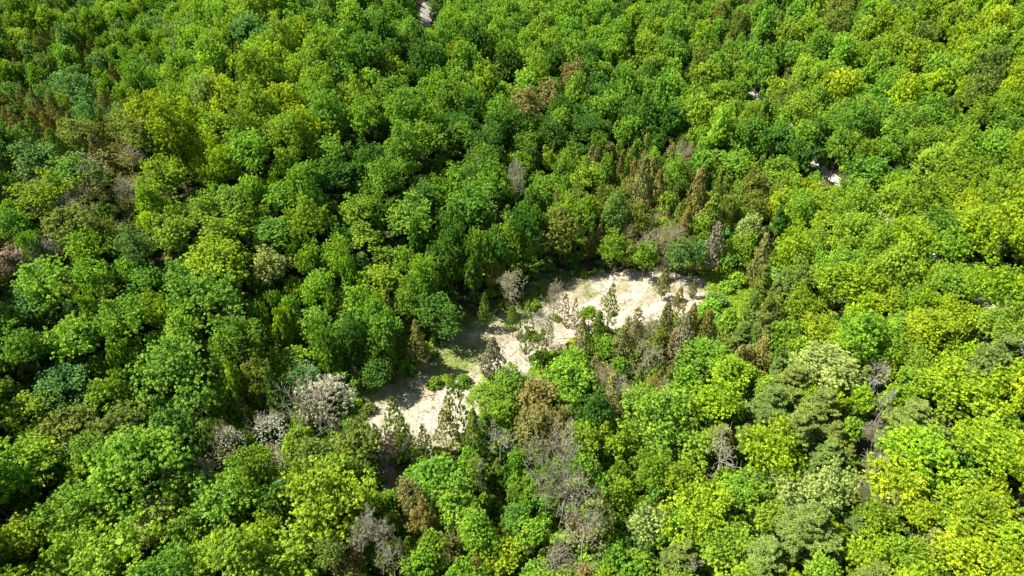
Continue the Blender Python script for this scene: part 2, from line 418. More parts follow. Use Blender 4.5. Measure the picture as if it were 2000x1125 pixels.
# ---- the trees one can pick out in the photograph: crown centre u, v, width, height, kind, colour (some D crowns carry the shadow they lie in as dark tint)
S = """
660 781 118 138 P W|521 836 66 64 P W|447 866 52 66 P W|420 915 66 60 r T|343 948 52 84 c R|992 560 50 60 P T
817 660 42 80 c R|945 599 30 50 c O|760 595 34 62 c R|1002 618 30 42 c O|1028 632 46 84 o O|960 692 48 68 c T
1082 598 36 66 b N|1104 592 24 74 o R|1124 598 20 54 o R|1152 606 38 36 m L|1189 588 40 84 o O|1297 545 32 44 c R
1355 556 16 22 c R|1246 630 42 60 o R|1283 640 44 60 r R|1322 594 44 70 o R|1350 630 46 76 c R|1212 668 50 66 c R
1263 690 60 60 r O|1315 668 50 60 c T|1112 727 116 104 m L|1172 804 70 110 m D|1052 770 88 90 f R|1035 835 96 96 f R
1098 830 66 110 f R|1002 742 70 50 m G|940 770 64 60 m L|985 800 60 60 m G|768 815 56 84 o O|788 850 46 70 o O
893 790 66 110 o O|872 835 60 70 o R|925 840 50 90 c O|848 925 112 96 m G|888 990 94 90 m L|930 918 60 70 m G
1112 928 104 148 b N|1142 1052 84 130 r N|1090 1095 60 70 r N|1262 1030 76 112 m K|1268 920 76 86 f A|1340 928 84 90 f A
1218 955 56 66 m L|1490 872 124 132 m Y|1300 812 150 126 m L|1395 790 112 100 m Y|1432 730 84 76 m Y|1404 900 54 64 x W
1632 965 92 120 m K|1556 955 88 84 m K|1580 1045 150 140 p P|1495 1090 120 80 p P|1598 795 100 84 p P|1616 885 76 70 p P
1782 822 104 84 p P|1948 702 124 84 p P|1552 745 90 64 p P|1885 775 150 130 m Y|1935 880 140 130 m Y|1800 890 130 110 m Y
1765 950 130 110 f Y|1720 1000 84 90 f A|1930 1000 150 130 m Y|1900 1085 150 100 m Y|1828 1052 62 66 f K|1690 1080 90 80 m Y
1775 1085 90 80 f A|1697 742 42 62 x N|1724 790 30 56 x N|1712 850 34 40 b N|1692 925 40 84 x N|1712 990 30 70 b N|1665 835 44 50 m L
1800 755 80 70 m L|1735 700 80 70 m Y|1330 1085 90 80 p P|1252 1095 60 50 m L|1370 1010 130 100 m Y|1420 1075 100 80 m L
1350 1115 30 40 x W|345 712 168 150 m G|415 590 150 110 m G|242 622 112 116 m L|140 655 128 110 m L|52 598 106 84 m B
128 745 116 90 m B|187 716 46 54 m L|150 822 118 96 f O|95 780 60 60 m G|240 830 112 96 f O|330 830 110 90 m D|250 915 204 116 m L
52 905 108 104 m L|98 884 64 60 m L|40 795 90 70 m L|130 985 138 100 m G|170 1010 110 90 m L|296 1018 116 100 f K|428 990 142 118 m G
220 1085 170 90 m L|48 1050 100 84 m A|560 1092 124 80 m L|640 985 184 124 m A|672 1015 90 90 f O|535 975 70 80 m D|690 868 110 96 f O
620 885 84 86 f O|578 870 64 70 m L|585 812 46 44 m Y|592 850 40 40 m L|472 795 42 62 c O|542 762 52 100 c O|570 712 84 70 m L
600 745 80 80 f B|620 632 104 100 m G|525 655 60 60 m L|690 592 84 84 m L|742 655 76 96 m G|692 650 74 80 m G|800 588 62 90 m G
850 600 90 90 m D|535 522 84 86 f K|603 505 56 70 m A|660 500 62 84 m L|708 522 50 56 p B|612 432 72 96 m L|695 412 64 66 m L
700 465 66 48 m L|800 425 118 92 m G|922 402 124 92 m G|886 348 66 52 m L|658 345 92 66 m D|790 505 54 70 m G|755 500 50 50 m G
880 505 70 66 m L|850 545 70 54 f O|945 480 62 60 m L|962 515 32 64 c R|993 430 34 100 c O|855 460 46 42 m Y|740 550 84 56 m Y|782 560 40 60 m L
265 478 66 84 m B|175 482 84 86 m A|82 385 108 84 m A|140 338 88 76 m G|18 362 60 84 m G|62 312 96 44 m B|28 440 66 70 m G
130 435 110 60 f O|210 322 80 60 r R|170 405 56 60 r R|402 512 132 66 m Y|432 462 92 66 m L|330 455 90 60 m L|318 345 96 80 m Y
205 415 34 64 m D|290 385 60 70 f A|355 540 90 70 m G|280 545 80 60 m G|250 520 60 60 m L|90 545 120 66 m L|20 500 60 50 f N
395 330 60 60 m Y|545 385 76 60 m L|450 390 80 60 m G|480 440 60 60 m G|390 410 70 60 m L|530 450 80 70 m G|470 500 60 60 m A|572 560 50 50 m A
1252 352 46 112 c R|1360 368 46 88 c R|1402 368 32 70 c O|1162 318 28 84 c R|1212 318 22 80 c R|1238 326 20 70 c R|1145 346 64 66 m L
1092 392 32 50 c R|1112 440 82 112 f O|1078 452 40 70 f R|1024 478 50 90 m G|1012 372 40 70 b N|1200 476 52 58 m L|1338 306 44 52 r R|1068 360 60 50 m L
1154 460 24 44 c R|1010 320 60 60 f A|1072 310 36 50 m L|1248 424 56 70 f O|1300 392 44 50 m L|1398 472 44 76 c N|1465 440 60 60 f K
1520 432 36 60 p D|1492 560 48 84 p O|1488 500 46 88 c R|1470 600 40 60 c O|1330 492 56 56 m B|1364 490 42 54 m B|1262 496 48 54 m G
1282 470 44 60 r T|1230 488 44 44 f O|1372 440 46 60 m L|1388 420 60 80 c O|1445 480 50 60 m L|1300 460 40 50 r R|1195 508 40 32 s O
1560 600 70 80 f A|1540 650 60 70 m G|1600 645 96 80 m Y|1660 560 130 90 m Y|1730 590 76 60 m Y|1820 640 110 80 m Y|1760 640 84 80 m L
1870 560 80 70 m L|1850 480 96 70 m A|1840 450 110 70 m G|1620 440 80 60 m Y|1530 400 60 66 m Y|1440 320 80 60 m L|1520 330 70 60 m L
1612 365 30 26 r A|1700 330 92 64 m G|1780 350 62 56 f G|1900 330 100 70 m A|1950 640 90 70 m L|1900 690 60 60 m Y|1800 700 70 60 m L
1620 720 110 80 m K|1500 620 50 90 p P|1455 655 50 60 p P|1440 700 50 60 c R|1380 700 90 80 m L|1340 740 60 70 m L|1230 770 64 70 r R
1235 840 50 60 m L|1205 870 44 60 m L|1350 870 90 70 m L|1450 960 80 60 m L|1010 900 50 60 m G|975 872 46 60 x N|945 925 34 44 b N
820 1020 64 96 f R|880 1065 56 64 f R|925 1105 44 50 f R|690 1090 80 70 f R|760 1080 60 70 f O|770 1105 50 60 x N|745 1030 66 80 b N
1000 1010 70 60 m D|1015 960 50 56 m G|1040 1040 70 80 m L|990 1090 90 70 m Y|1065 985 60 60 m G|1180 1000 56 90 f K|1500 1010 70 70 m L
735 862 44 70 o O|832 858 40 66 o O|1057 668 30 60 o O|1072 636 24 56 o T|1165 645 40 72 c O|1236 656 44 66 c T|1298 632 42 76 c R|1338 655 46 80 c T
1378 636 44 70 c R|1292 664 50 70 f O|1182 670 46 50 m L|1138 650 36 60 c R|1225 640 26 50 o R|905 745 30 30 s G|1040 655 26 22 s O
965 745 50 40 s L|1055 700 40 34 s G|1130 700 50 50 m G|850 748 30 26 s G|872 742 24 20 s L|700 845 50 50 r O|718 800 30 26 s O
1085 620 18 14 s O|1198 612 14 10 s O
1420 560 30 26 s L|1400 585 34 30 s B|1440 548 36 24 s L|1388 610 46 50 s L|1410 632 40 44 s B|1420 670 60 50 f O|740 730 66 60 m D|560 900 60 40 r N
"""
for tok in S.replace('\n', '|').split('|'):
    q = tok.split()
    if len(q) == 6: put(float(q[0]), float(q[1]), float(q[2]), float(q[3]), q[4], q[5])

# tall trees that form the dark wall along the shaded side of the clearing
RW = np.random.RandomState(21)
WALL = [at(u, v)[:2] for u, v in [(655, 800), (700, 780), (745, 742), (800, 722), (850, 680), (878, 632), (932, 606), (1010, 584), (1060, 556), (1110, 532), (1160, 520)]]
for (ax, ay), (bx, by_) in zip(WALL[:-1], WALL[1:]):
    n_ = max(1, int(round(math.hypot(bx-ax, by_-ay)/5.0)))
    for i in range(n_):
        f = (i+RW.uniform(.2, .8))/n_; a = RW.uniform(3.2, 4.3); c = RW.uniform(6.6, 8.4)
        x = ax+(bx-ax)*f-2.0-RW.uniform(0, 2.2); y = ay+(by_-ay)*f+3.0+RW.uniform(0, 2.5)
        z = terrain(x, y)+c+5; u_, v_, d_ = proj(x, y, float(z))
        if any(t['tone'] in 'WT' and abs(t['x']-x) < t['a']+a and abs(t['y']-y) < 2.5+a for t in TREES): continue
        if abs(u_-790) < 22: continue
        TREES.append(dict(x=x, y=y, a=a, c=c, h=c+5, kind='m', tone=RW.choice(list('GGDDL')), label=None, manual=True))

# ------------------------------------------------------------------ the open ground
CLEAR_PX = [(1040, 604), (1085, 560), (1130, 545), (1175, 528), (1262, 530), (1330, 535), (1385, 545), (1388, 572), (1372, 606), (1310, 628),
            (1200, 640), (1130, 668), (1070, 705), (1010, 745), (945, 785), (925, 850), (880, 885), (800, 888), (735, 895), (712, 850), (690, 790),
            (740, 745), (800, 735), (850, 690), (890, 640), (950, 625)]
CLEAR = np.array([at(u, v)[:2] for u, v in CLEAR_PX])
MEADOW = np.array([at(u, v)[:2] for u, v in [(1375, 530), (1420, 518), (1480, 522), (1492, 570), (1465, 625), (1405, 645), (1378, 620), (1390, 560)]])
def poly_sd(P, X, Y):
    """signed distance to polygon, negative inside"""
    X = np.asarray(X, float); Y = np.asarray(Y, float)
    d = np.full(X.shape, 1e9); ins = np.zeros(X.shape, bool); n = len(P)
    for i in range(n):
        a, b = P[i], P[(i+1) % n]; e = b-a; wx, wy = X-a[0], Y-a[1]
        t = np.clip((wx*e[0]+wy*e[1])/(e@e), 0, 1)
        d = np.minimum(d, np.hypot(wx-e[0]*t, wy-e[1]*t))
        c = ((a[1] > Y) != (b[1] > Y)) & (X < (b[0]-a[0])*(Y-a[1])/(b[1]-a[1]+1e-12)+a[0])
        ins ^= c
    return np.where(ins, -d, d)
def line_d(P, X, Y):
    d = np.full(np.shape(X), 1e9)
    for a, b in zip(P[:-1], P[1:]):
        e = b-a; wx, wy = X-a[0], Y-a[1]; t = np.clip((wx*e[0]+wy*e[1])/(e@e), 0, 1)
        d = np.minimum(d, np.hypot(wx-e[0]*t, wy-e[1]*t))
    return d
ROAD_R = np.array([at(u, v)[:2] for u, v in [(1120, 92), (1180, 98), (1240, 118), (1350, 132), (1420, 150), (1470, 183), (1530, 235), (1592, 318), (1635, 355),
                                            (1730, 430), (1825, 512), (1915, 592), (1985, 662), (2080, 760)]])
rx, ry, _ = at(832, 30)
ROAD_T = np.array([[rx+1.0, ry-45], [rx, ry], [rx-1.5, ry+60], [rx-4, ry+160]])
SOIL = np.array([at(u, v)[:2] for u, v in [(770, 860), (750, 905), (757, 950), (790, 985)]])
SOIL2 = np.array([at(u, v)[:2] for u, v in [(1430, 640), (1465, 655), (1450, 690)]])
GULLY = np.array([at(u, v)[:2] for u, v in [(1712, 755), (1705, 830), (1690, 900), (1692, 980), (1675, 1060)]])
def smooth_line(P, n=8):
    out = []
    Q = np.vstack([2*P[0]-P[1], P, 2*P[-1]-P[-2]])
    for i in range(1, len(Q)-2):
        for k in range(n):
            t = k/n; a, b, c, d = Q[i-1], Q[i], Q[i+1], Q[i+2]
            out.append(.5*((2*b)+(-a+c)*t+(2*a-5*b+4*c-d)*t*t+(-a+3*b-3*c+d)*t**3))
    out.append(P[-1]); return np.array(out)

def axis(lo, hi, s, far):
    a = list(np.arange(lo, hi+.01, s)); k = s*2
    L, Rr = [lo], [hi]
    while L[-1] > -far: L.append(L[-1]-k); Rr.append(Rr[-1]+k); k *= 1.12
    return np.array(L[:0:-1]+a+Rr[1:])
gx = axis(-60, 100, .6, 4000); gy = axis(76, 166, .6, 4000)
GX, GY = np.meshgrid(gx, gy)
GZ = terrain(GX, GY)+.10*np.sin(GX*1.7+np.sin(GY*1.1)*1.3)*np.cos(GY*1.4)
# heaps, ruts and scrapes left in the cleared soil
al = GX*.838+GY*.545; ac = -GX*.545+GY*.838
rut = .16*np.cos(ac*1.5+np.sin(al*.16)*2.2)*(.5+.5*np.sin(al*.11+ac*.23)) + .30*np.clip(np.sin(al*.42+np.sin(ac*.5)*1.7)*np.sin(ac*.61+1.0+np.sin(al*.3)), 0, 1)**1.5
GZ = GZ + rut*sstep(3.0, -3.0, poly_sd(CLEAR, GX, GY))*.9 if False else GZ + rut*np.clip(-poly_sd(CLEAR, GX, GY)/3, 0, 1)
nx, ny = len(gx), len(gy)
V = np.stack([GX.ravel(), GY.ravel(), GZ.ravel()], 1)
ii, jj = np.meshgrid(np.arange(nx-1), np.arange(ny-1)); b = (jj*nx+ii).ravel()
Fq = np.stack([b, b+1, b+1+nx, b+nx], 1)
def ground_mat():
    m, n, l, out = new_mat('ground_soil_and_grass')
    tc = n.new('ShaderNodeTexCoord')
    def noise(sc, det=6, rough=.6, dist=0):
        z = n.new('ShaderNodeTexNoise'); z.inputs['Scale'].default_value = sc; z.inputs['Detail'].default_value = det
        z.inputs['Roughness'].default_value = rough; z.inputs['Distortion'].default_value = dist
        l.new(tc.outputs['Object'], z.inputs['Vector']); return z.outputs['Fac']
    def ramp(src, stops):
        r = n.new('ShaderNodeValToRGB'); e = r.color_ramp.elements
        while len(e) < len(stops): e.new(.5)
        for k, (p, c) in enumerate(stops): e[k].position = p; e[k].color = (*c, 1)
        l.new(src, r.inputs[0]); return r.outputs[0]
    def mix(f, a, b_):
        x = n.new('ShaderNodeMix'); x.data_type = 'RGBA'; l.new(f, x.inputs[0]); l.new(a, x.inputs[6]); l.new(b_, x.inputs[7]); return x.outputs[2]
    def math_(op, a, b_, c=None):
        x = n.new('ShaderNodeMath'); x.operation = op
        for k, s in enumerate((a, b_, c)):
            if s is None: continue
            if isinstance(s, (int, float)): x.inputs[k].default_value = s
            else: l.new(s, x.inputs[k])
        return x.outputs[0]
    def attr(nm):
        a = n.new('ShaderNodeAttribute'); a.attribute_name = nm; return a.outputs['Fac']
    def edge(at_, ns, k, lo, hi):
        v_ = math_('MULTIPLY_ADD', math_('SUBTRACT', ns, .5), k, at_)
        r = n.new('ShaderNodeMapRange'); r.inputs['From Min'].default_value = lo; r.inputs['From Max'].default_value = hi; l.new(v_, r.inputs['Value']); return r.outputs[0]
    floor = ramp(noise(.9, 8, .7), [(.3, (.022, .022, .012)), (.5, (.045, .04, .022)), (.62, (.035, .055, .015)), (.8, (.075, .065, .04))])
    sand = ramp(noise(.45, 9, .72, 1.2), [(.30, (.14, .125, .06)), (.38, (.27, .225, .14)), (.45, (.41, .345, .265)), (.62, (.50, .435, .36))])
    litter = ramp(noise(3.2, 6, .75), [(.36, (.11, .09, .05)), (.45, (.40, .34, .265)), (.66, (.50, .435, .365))])
    x = n.new('ShaderNodeMix'); x.data_type = 'RGBA'; x.inputs[0].default_value = .28; l.new(sand, x.inputs[6]); l.new(litter, x.inputs[7]); sand2 = x.outputs[2]
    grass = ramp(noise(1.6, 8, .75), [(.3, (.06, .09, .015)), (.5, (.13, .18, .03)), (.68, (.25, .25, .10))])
    lime = ramp(noise(1.1, 8, .75), [(.3, (.11, .19, .02)), (.5, (.21, .33, .035)), (.68, (.30, .38, .07))])
    soil = ramp(noise(1.3, 8, .7), [(.3, (.07, .05, .03)), (.55, (.20, .145, .10)), (.75, (.36, .28, .21))])
    n1 = noise(.16, 6, .62, .8)
    dk = n.new('ShaderNodeMix'); dk.data_type = 'RGBA'; dk.blend_type = 'MULTIPLY'; dk.inputs[7].default_value = (.72, .70, .62, 1); l.new(attr('rut'), dk.inputs[0]); l.new(sand2, dk.inputs[6]); sand2 = dk.outputs[2]
    c = mix(edge(attr('bare'), n1, .9, .42, .58), floor, sand2)
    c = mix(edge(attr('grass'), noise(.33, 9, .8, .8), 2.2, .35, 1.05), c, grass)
    c = mix(edge(attr('lime'), n1, .6, .4, .6), c, lime)
    c = mix(edge(attr('soil'), noise(.5, 6, .65), .7, .42, .62), c, soil)
    pb = n.new('ShaderNodeBsdfPrincipled'); pb.inputs['Roughness'].default_value = .95; pb.inputs['Specular IOR Level'].default_value = .1
    l.new(c, pb.inputs['Base Color'])
    bp = n.new('ShaderNodeBump'); bp.inputs['Strength'].default_value = .9; bp.inputs['Distance'].default_value = .25
    l.new(noise(2.4, 8, .75), bp.inputs['Height']); l.new(bp.outputs[0], pb.inputs['Normal'])
    l.new(pb.outputs[0], out.inputs[0]); return m
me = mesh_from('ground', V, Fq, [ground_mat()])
X, Y = V[:, 0], V[:, 1]
def vattr(me, nm, val):
    a = me.attributes.new(nm, 'FLOAT', 'POINT'); a.data.foreach_set('value', np.asarray(val, np.float32))
sdc = poly_sd(CLEAR, X, Y)
bare = np.clip(.5-sdc/7, 0, 1)
vattr(me, 'bare', bare)
vattr(me, 'rut', np.clip(.5+.9*np.sin(ac*.75+np.sin(al*.16)*2.6+.6*np.sin(al*.5)), 0, 1).ravel()*np.clip(.6+.5*np.sin(al*.21+ac*.3), 0, 1).ravel())
gr = np.zeros(len(X))
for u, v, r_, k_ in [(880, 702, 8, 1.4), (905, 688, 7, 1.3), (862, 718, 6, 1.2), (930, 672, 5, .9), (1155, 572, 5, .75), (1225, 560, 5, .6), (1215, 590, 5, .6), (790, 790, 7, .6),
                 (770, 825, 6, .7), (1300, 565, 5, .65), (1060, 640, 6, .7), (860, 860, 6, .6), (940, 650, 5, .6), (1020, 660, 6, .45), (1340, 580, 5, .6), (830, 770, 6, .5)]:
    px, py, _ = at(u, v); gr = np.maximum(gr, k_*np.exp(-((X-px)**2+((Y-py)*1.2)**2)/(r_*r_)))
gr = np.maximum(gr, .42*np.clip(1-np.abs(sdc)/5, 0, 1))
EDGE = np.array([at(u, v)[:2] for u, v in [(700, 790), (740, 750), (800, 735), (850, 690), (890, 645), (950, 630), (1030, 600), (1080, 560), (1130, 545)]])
gr = np.maximum(gr, .8*np.clip(1.25-line_d(EDGE, X, Y)/8, 0, 1))  # weedy grass on the shaded edge, also painted darker to deepen the shade
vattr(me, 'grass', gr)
vattr(me, 'lime', np.clip(.6-poly_sd(MEADOW, X, Y)/6, 0, 1))
vattr(me, 'soil', np.clip(np.maximum.reduce([1-line_d(SOIL, X, Y)/4.5, .9-line_d(SOIL2, X, Y)/6, .35-line_d(GULLY, X, Y)/9]), 0, 1))
me.polygons.foreach_set('use_smooth', np.ones(len(Fq), bool))
ground = bpy.data.objects.new('ground', me); COL.objects.link(ground); ground['kind'] = 'structure'

# gravel tracks
def gravel_mat():
    m, n, l, out = new_mat('pale_gravel')
    tc = n.new('ShaderNodeTexCoord'); nz = n.new('ShaderNodeTexNoise'); nz.inputs['Scale'].default_value = 1.5; nz.inputs['Detail'].default_value = 8
    l.new(tc.outputs['Object'], nz.inputs['Vector'])
    cr = n.new('ShaderNodeValToRGB'); cr.color_ramp.elements[0].position = .35; cr.color_ramp.elements[0].color = (.22, .19, .15, 1)
    cr.color_ramp.elements[1].position = .6; cr.color_ramp.elements[1].color = (.46, .43, .38, 1); l.new(nz.outputs['Fac'], cr.inputs[0])
    pb = n.new('ShaderNodeBsdfPrincipled'); pb.inputs['Roughness'].default_value = .95; l.new(cr.outputs[0], pb.inputs['Base Color'])
    l.new(pb.outputs[0], out.inputs[0]); return m
MG = gravel_mat()
def track(P, w, name):
    P = smooth_line(P, 20); T = np.gradient(P, axis=0); T = T/np.linalg.norm(T, axis=1, keepdims=True); Nn = np.stack([-T[:, 1], T[:, 0]], 1)
    R = np.random.RandomState(3); cols = []
    for k in np.linspace(-1, 1, 7):
        ww = w/2*(1+R.normal(size=len(P))*.06) if abs(k) == 1 else w/2
        q = P+Nn*(k*np.asarray(ww)).reshape(-1, 1); cols.append(np.stack([q[:, 0], q[:, 1], terrain(q[:, 0], q[:, 1])+.22+.06*(1-k*k)], 1))
    V = np.stack(cols, 1).reshape(-1, 3); Fq = []
    for i in range(len(P)-1):
        for k in range(6): Fq.append([i*7+k, i*7+k+1, (i+1)*7+k+1, (i+1)*7+k])
    o = bpy.data.objects.new(name, mesh_from(name, V, np.array(Fq), [MG])); COL.objects.link(o); o['kind'] = 'structure'
track(ROAD_R, 3.2, 'gravel_track'); track(ROAD_T, 5.6, 'gravel_road')

# ------------------------------------------------------------------ the rest of the forest
ZONES = """
80 40 mG3 mB1 mL2 cO3 .8|300 60 mG3 mB1 mL3 cO3 .8|200 150 cO6 cR3 mG2 mB2 mD1 .85|100 250 cO5 cR5 mD1 mB1 .85|300 190 cO5 cR5 mG2 rR1 .8
220 330 rR4 cR1 fO2 rT1 .8|170 430 rR2 mG1 fO2 rO2 mA1 .9|60 480 fO2 mG2 bN1 .9|450 130 mG2 cO1 mL2 fB1 .85|560 60 mB1 mL3 mG2 .9
600 150 mL3 mY2 mG1 .9|480 210 mY3 mL2 fO1 .9|400 260 mY2 mL2 .9|520 270 mL3 mY1 mG1 .95|350 340 mY2 mL2 mG1 1|700 80 mG3 mL1 mD1 .85|700 20 mG3 mB1 mD1 .8
900 60 mL2 mG3 fB1 .85|1000 150 mL2 mG2 mD1 fA1 .9|850 180 mG3 mL2 mD1 .9|700 180 mL3 mG2 .9|750 260 mG3 mD2 mL1 1|950 280 mG3 mD3 1
1100 100 mG3 mD1 mL2 .85|1300 80 mG3 mD1 mL2 .85|1450 60 mG3 cO1 fO2 mL1 .8|1600 60 mG2 fO2 rN1 mL1 .8|1750 80 mL2 mA1 fO1 mB1 .85|1900 80 mY2 mA2 mL1 .9
1950 250 mY2 mA2 fO1 mG1 .95|1700 200 mY2 mL3 mG1 .95|1500 200 mL2 mG3 fO1 .9|1600 260 mG3 mL2 mD1 .95|1400 250 mG2 mL2 fA1 .9|1100 230 mD3 mG2 fR1 .95
1250 250 mG2 mD3 .95|1260 320 cR4 cO3 mG2 mL1 .85|1350 400 cR3 cO4 mL2 rR1 .8|1300 480 fO1 cR1 mL2 mB1 rR1 .7|1450 400 mL3 mY1 fO1 cO2 .85|1700 400 mY3 mL2 mG1 1
1900 420 mY3 mA2 mL1 1|1650 500 mY3 mL2 1|1800 600 mY3 mL2 1|1560 600 fO1 mY2 pP1 .85|1450 640 cO3 oO2 pP1 fO1 mL1 .75|1300 650 cR3 cO3 oR1 mL1 rR1 .75
1250 710 cR2 cO2 mL2 rR1 .8|1150 690 cO1 rR1 mG1 .75|1400 700 mL2 cR1 mY1 .9|1500 720 mL2 cR1 pP1 .9|1600 780 pP3 mY1 1|1750 800 mY2 pP1 1|1950 850 mY4 mL1 1.1
1800 1000 mY3 mA1 1.1|1600 1000 pP2 mY2 1|1450 1000 mL2 mY2 fA1 1|1300 1000 mL2 mG1 fA1 1|1200 900 mG2 mL2 1|1050 1000 mG2 mL2 fR1 .9|950 950 mG2 mD2 .9
850 1050 fR1 cO1 mL2 .9|700 1080 fO2 mL2 1|600 950 mY1 mL2 mG1 1|400 1050 mL2 mG2 1.1|200 1050 mL2 mY2 1.1|100 950 mL2 mG2 1.1|300 850 mG2 mD2 1.1|100 800 mL3 mG1 1.1
50 700 mG2 mL2 mB1 1.05|200 600 mL3 mB1 1.05|350 600 mG2 mL1 1.1|300 480 mL2 mY2 1|450 450 mL3 mG2 1|550 350 mL3 mG1 1|700 380 mG3 mD2 1|850 420 mG3 mD2 1
750 540 mG2 mL2 1|900 520 mG2 mD3 1|1020 480 mG2 mD1 fO1 .9|560 640 mG2 mL1 1|650 650 mG2 mL1 mD1 1|480 720 mL1 mG2 cO1 .95|560 800 fO2 mL1 .9|900 880 mG1 cO1 mL1 .85
1850 280 mL2 mA2 mG1 .95|-150 300 mG3 mL2 .9|2150 500 mY3 1|-100 900 mL3 mG1 1|2100 1000 mY3 1|1000 -120 mG3 mL1 .9|1000 1300 mG2 mL2 1|0 -100 mG3 mB1 .85|2000 -100 mL2 mY1 .9
"""
Z = []
for tok in ZONES.replace('\n', '|').split('|'):
    q = tok.split()
    if len(q) < 4: continue
    kinds = [(w_[0], w_[1], float(w_[2:])) for w_ in q[2:-1]]
    u, v = float(q[0]), float(q[1])
    if v < -60: p = (((u-1000)/1000)*400, 520)
    else: p = at(u, v, 10)[:2]
    Z.append((p[0], p[1], kinds, float(q[-1])))
ZP = np.array([(a, b_) for a, b_, _, _ in Z])
SPOTS = [(1238, 118, 12, 3), (1345, 133, 8, 3), (1472, 184, 7, 5), (1592, 316, 3, 6), (1634, 353, 3, 3),
         (1988, 662, 18, 10), (829, 8, 11, 14), (832, 34, 13, 16), (755, 938, 12, 16), (1455, 650, 12, 14), (1700, 840, 6, 30), (1693, 905, 6, 34)]
SPOTS = [(u, v, du, dv, at(u, v)[1]) for u, v, du, dv in SPOTS]
SPOT_W = [at(q[0], q[1]) for q in SPOTS[3:10]]+[at(828, 3), at(830, 14), at(831, 24), at(833, 38), at(834, 46)]
MAN = []
for t in TREES:
    z_ = tz(t['x'], t['y'])+t['h']; u_, v_, d_ = proj(t['x'], t['y'], z_)
    MAN.append((u_, v_, t['a']*FPX/d_, math.hypot(t['a']*math.sin(PITCH), t['c']*math.cos(PITCH))*FPX/d_, t['y']))
    if (t['tone'] in 'WT' and t['kind'] in 'Pr') or (abs(u_-817) < 6 and abs(v_-660) < 12): SPOT_W += [(t['x'], t['y'], z_+t['c']*.2)]
PXC = np.array(CLEAR_PX, float); PXM = np.array([(1395, 535), (1470, 532), (1470, 575), (1420, 615), (1395, 590)], float)
def hides(x, y, a, c, h):
    z = tz(x, y)+h; u, v, dep = proj(x, y, z); k = FPX/dep
    ru = a*k; rv = math.hypot(a*math.sin(PITCH), c*math.cos(PITCH))*k
    for (su, sv, du, dv, sy) in SPOTS:
        if y-a < sy and abs(u-su) < ru*.92+du and abs(v-sv) < rv*.92+dv and ((u-su)/(ru*.92+du))**2+((v-sv)/(rv*.92+dv))**2 < 1: return True
    for (wx, wy, wz) in SPOT_W:
        q = Vector((x-wx, y-wy, z-wz)); s_ = q.dot(to_sun)
        if s_ > 0 and (q-to_sun*s_).length < a*1.15: return True
    for (mu, mv, mr, mrv, my) in MAN:
        if y < my and ((u-mu)/(ru+mr))**2+((v-mv)/(rv+mrv))**2 < (.40 if a > 2.2 else .22): return True
    pts = np.array([[u, v], [u, v-rv*.8], [u-ru*.6, v-rv*.35], [u+ru*.6, v-rv*.35]])
    if y < 150:
        if (poly_sd(PXC, pts[:, 0], pts[:, 1]) < -4).any(): return True
        if (poly_sd(PXM, pts[:, 0], pts[:, 1]) < -3).any(): return True
    return False
# manual trees first, in a grid for spacing tests
cell = 6.0; grid = {}
def gkey(x, y): return (int(math.floor(x/cell)), int(math.floor(y/cell)))
def gadd(x, y, a): grid.setdefault(gkey(x, y), []).append((x, y, a))
def gfree(x, y, a, k):
    i, j = gkey(x, y)
    for p in range(i-2, i+3):
        for q in range(j-2, j+3):
            for (X_, Y_, A_) in grid.get((p, q), ()):
                if (X_-x)**2+(Y_-y)**2 < (k*(a+A_))**2: return False
    return True
for t in TREES: gadd(t['x'], t['y'], t['a'])
auto = []
RA = np.random.RandomState(5)
def near_frame(x, y):
    return abs(x) < .80*(y*.766+77+20)+28
for rnd, (n_try, smin, smax) in enumerate([(16000, 1.0, 1.28), (26000, .72, 1.0), (30000, .5, .72), (22000, .36, .5)]):
    P = np.stack([RA.uniform(-430, 430, n_try), RA.uniform(18, 520, n_try)], 1)
    ok = np.abs(P[:, 0]) < .62*P[:, 1]+95
    P = P[ok]
    sc_ = poly_sd(CLEAR, P[:, 0], P[:, 1]); sm = poly_sd(MEADOW, P[:, 0], P[:, 1])
    rd = np.minimum(line_d(ROAD_R, P[:, 0], P[:, 1]), line_d(ROAD_T, P[:, 0], P[:, 1]))
    so = np.minimum(line_d(SOIL, P[:, 0], P[:, 1]), line_d(GULLY, P[:, 0], P[:, 1]))
    for (x, y), s1, s2, r1, s3 in zip(P, sc_, sm, rd, so):
        d2 = ((ZP-(x, y))**2).sum(1)+RA.rand(len(ZP))*160
        zn = Z[int(np.argmin(d2))]
        w = np.array([k[2] for k in zn[2]]); kk = zn[2][RA.choice(len(w), p=w/w.sum())]
        kind, tone = kk[0], kk[1]
        s = RA.uniform(smin, smax)*zn[3]*(1+.12*float(sstep(170, 320, y)))
        if kind in 'mf':
            a = 4.5*s; c = a*RA.uniform(1.0, 1.5); h = c*1.25+4.0*s+2+RA.uniform(-2.2, 3.6)
            if s1 < 22 and x < np.interp(y, VX, VC): a *= 1.1; c = max(c*1.15, 5.5); h = c+8
        elif kind in 'co': a = 2.5*min(s, 1.15); c = a*RA.uniform(2.0, 2.7); h = c*1.12+1.0
        elif kind == 'p': a = 3.6*s; c = a*1.1; h = c*1.4+5
        else: a = 3.1*s; c = a*RA.uniform(1.0, 1.4); h = c*1.4+3
        if s1 < a*.75 or s2 < a*.6 or r1 < 1.6+a*.33 or s3 < .8+a*.3: continue
        if not gfree(x, y, a, .61 if kind not in 'co' else .56): continue
        if hides(x, y, a, c, h): continue
        gadd(x, y, a)
        auto.append(dict(x=x, y=y, a=a, c=c, h=h, kind=kind, tone=tone, label=None, manual=False))

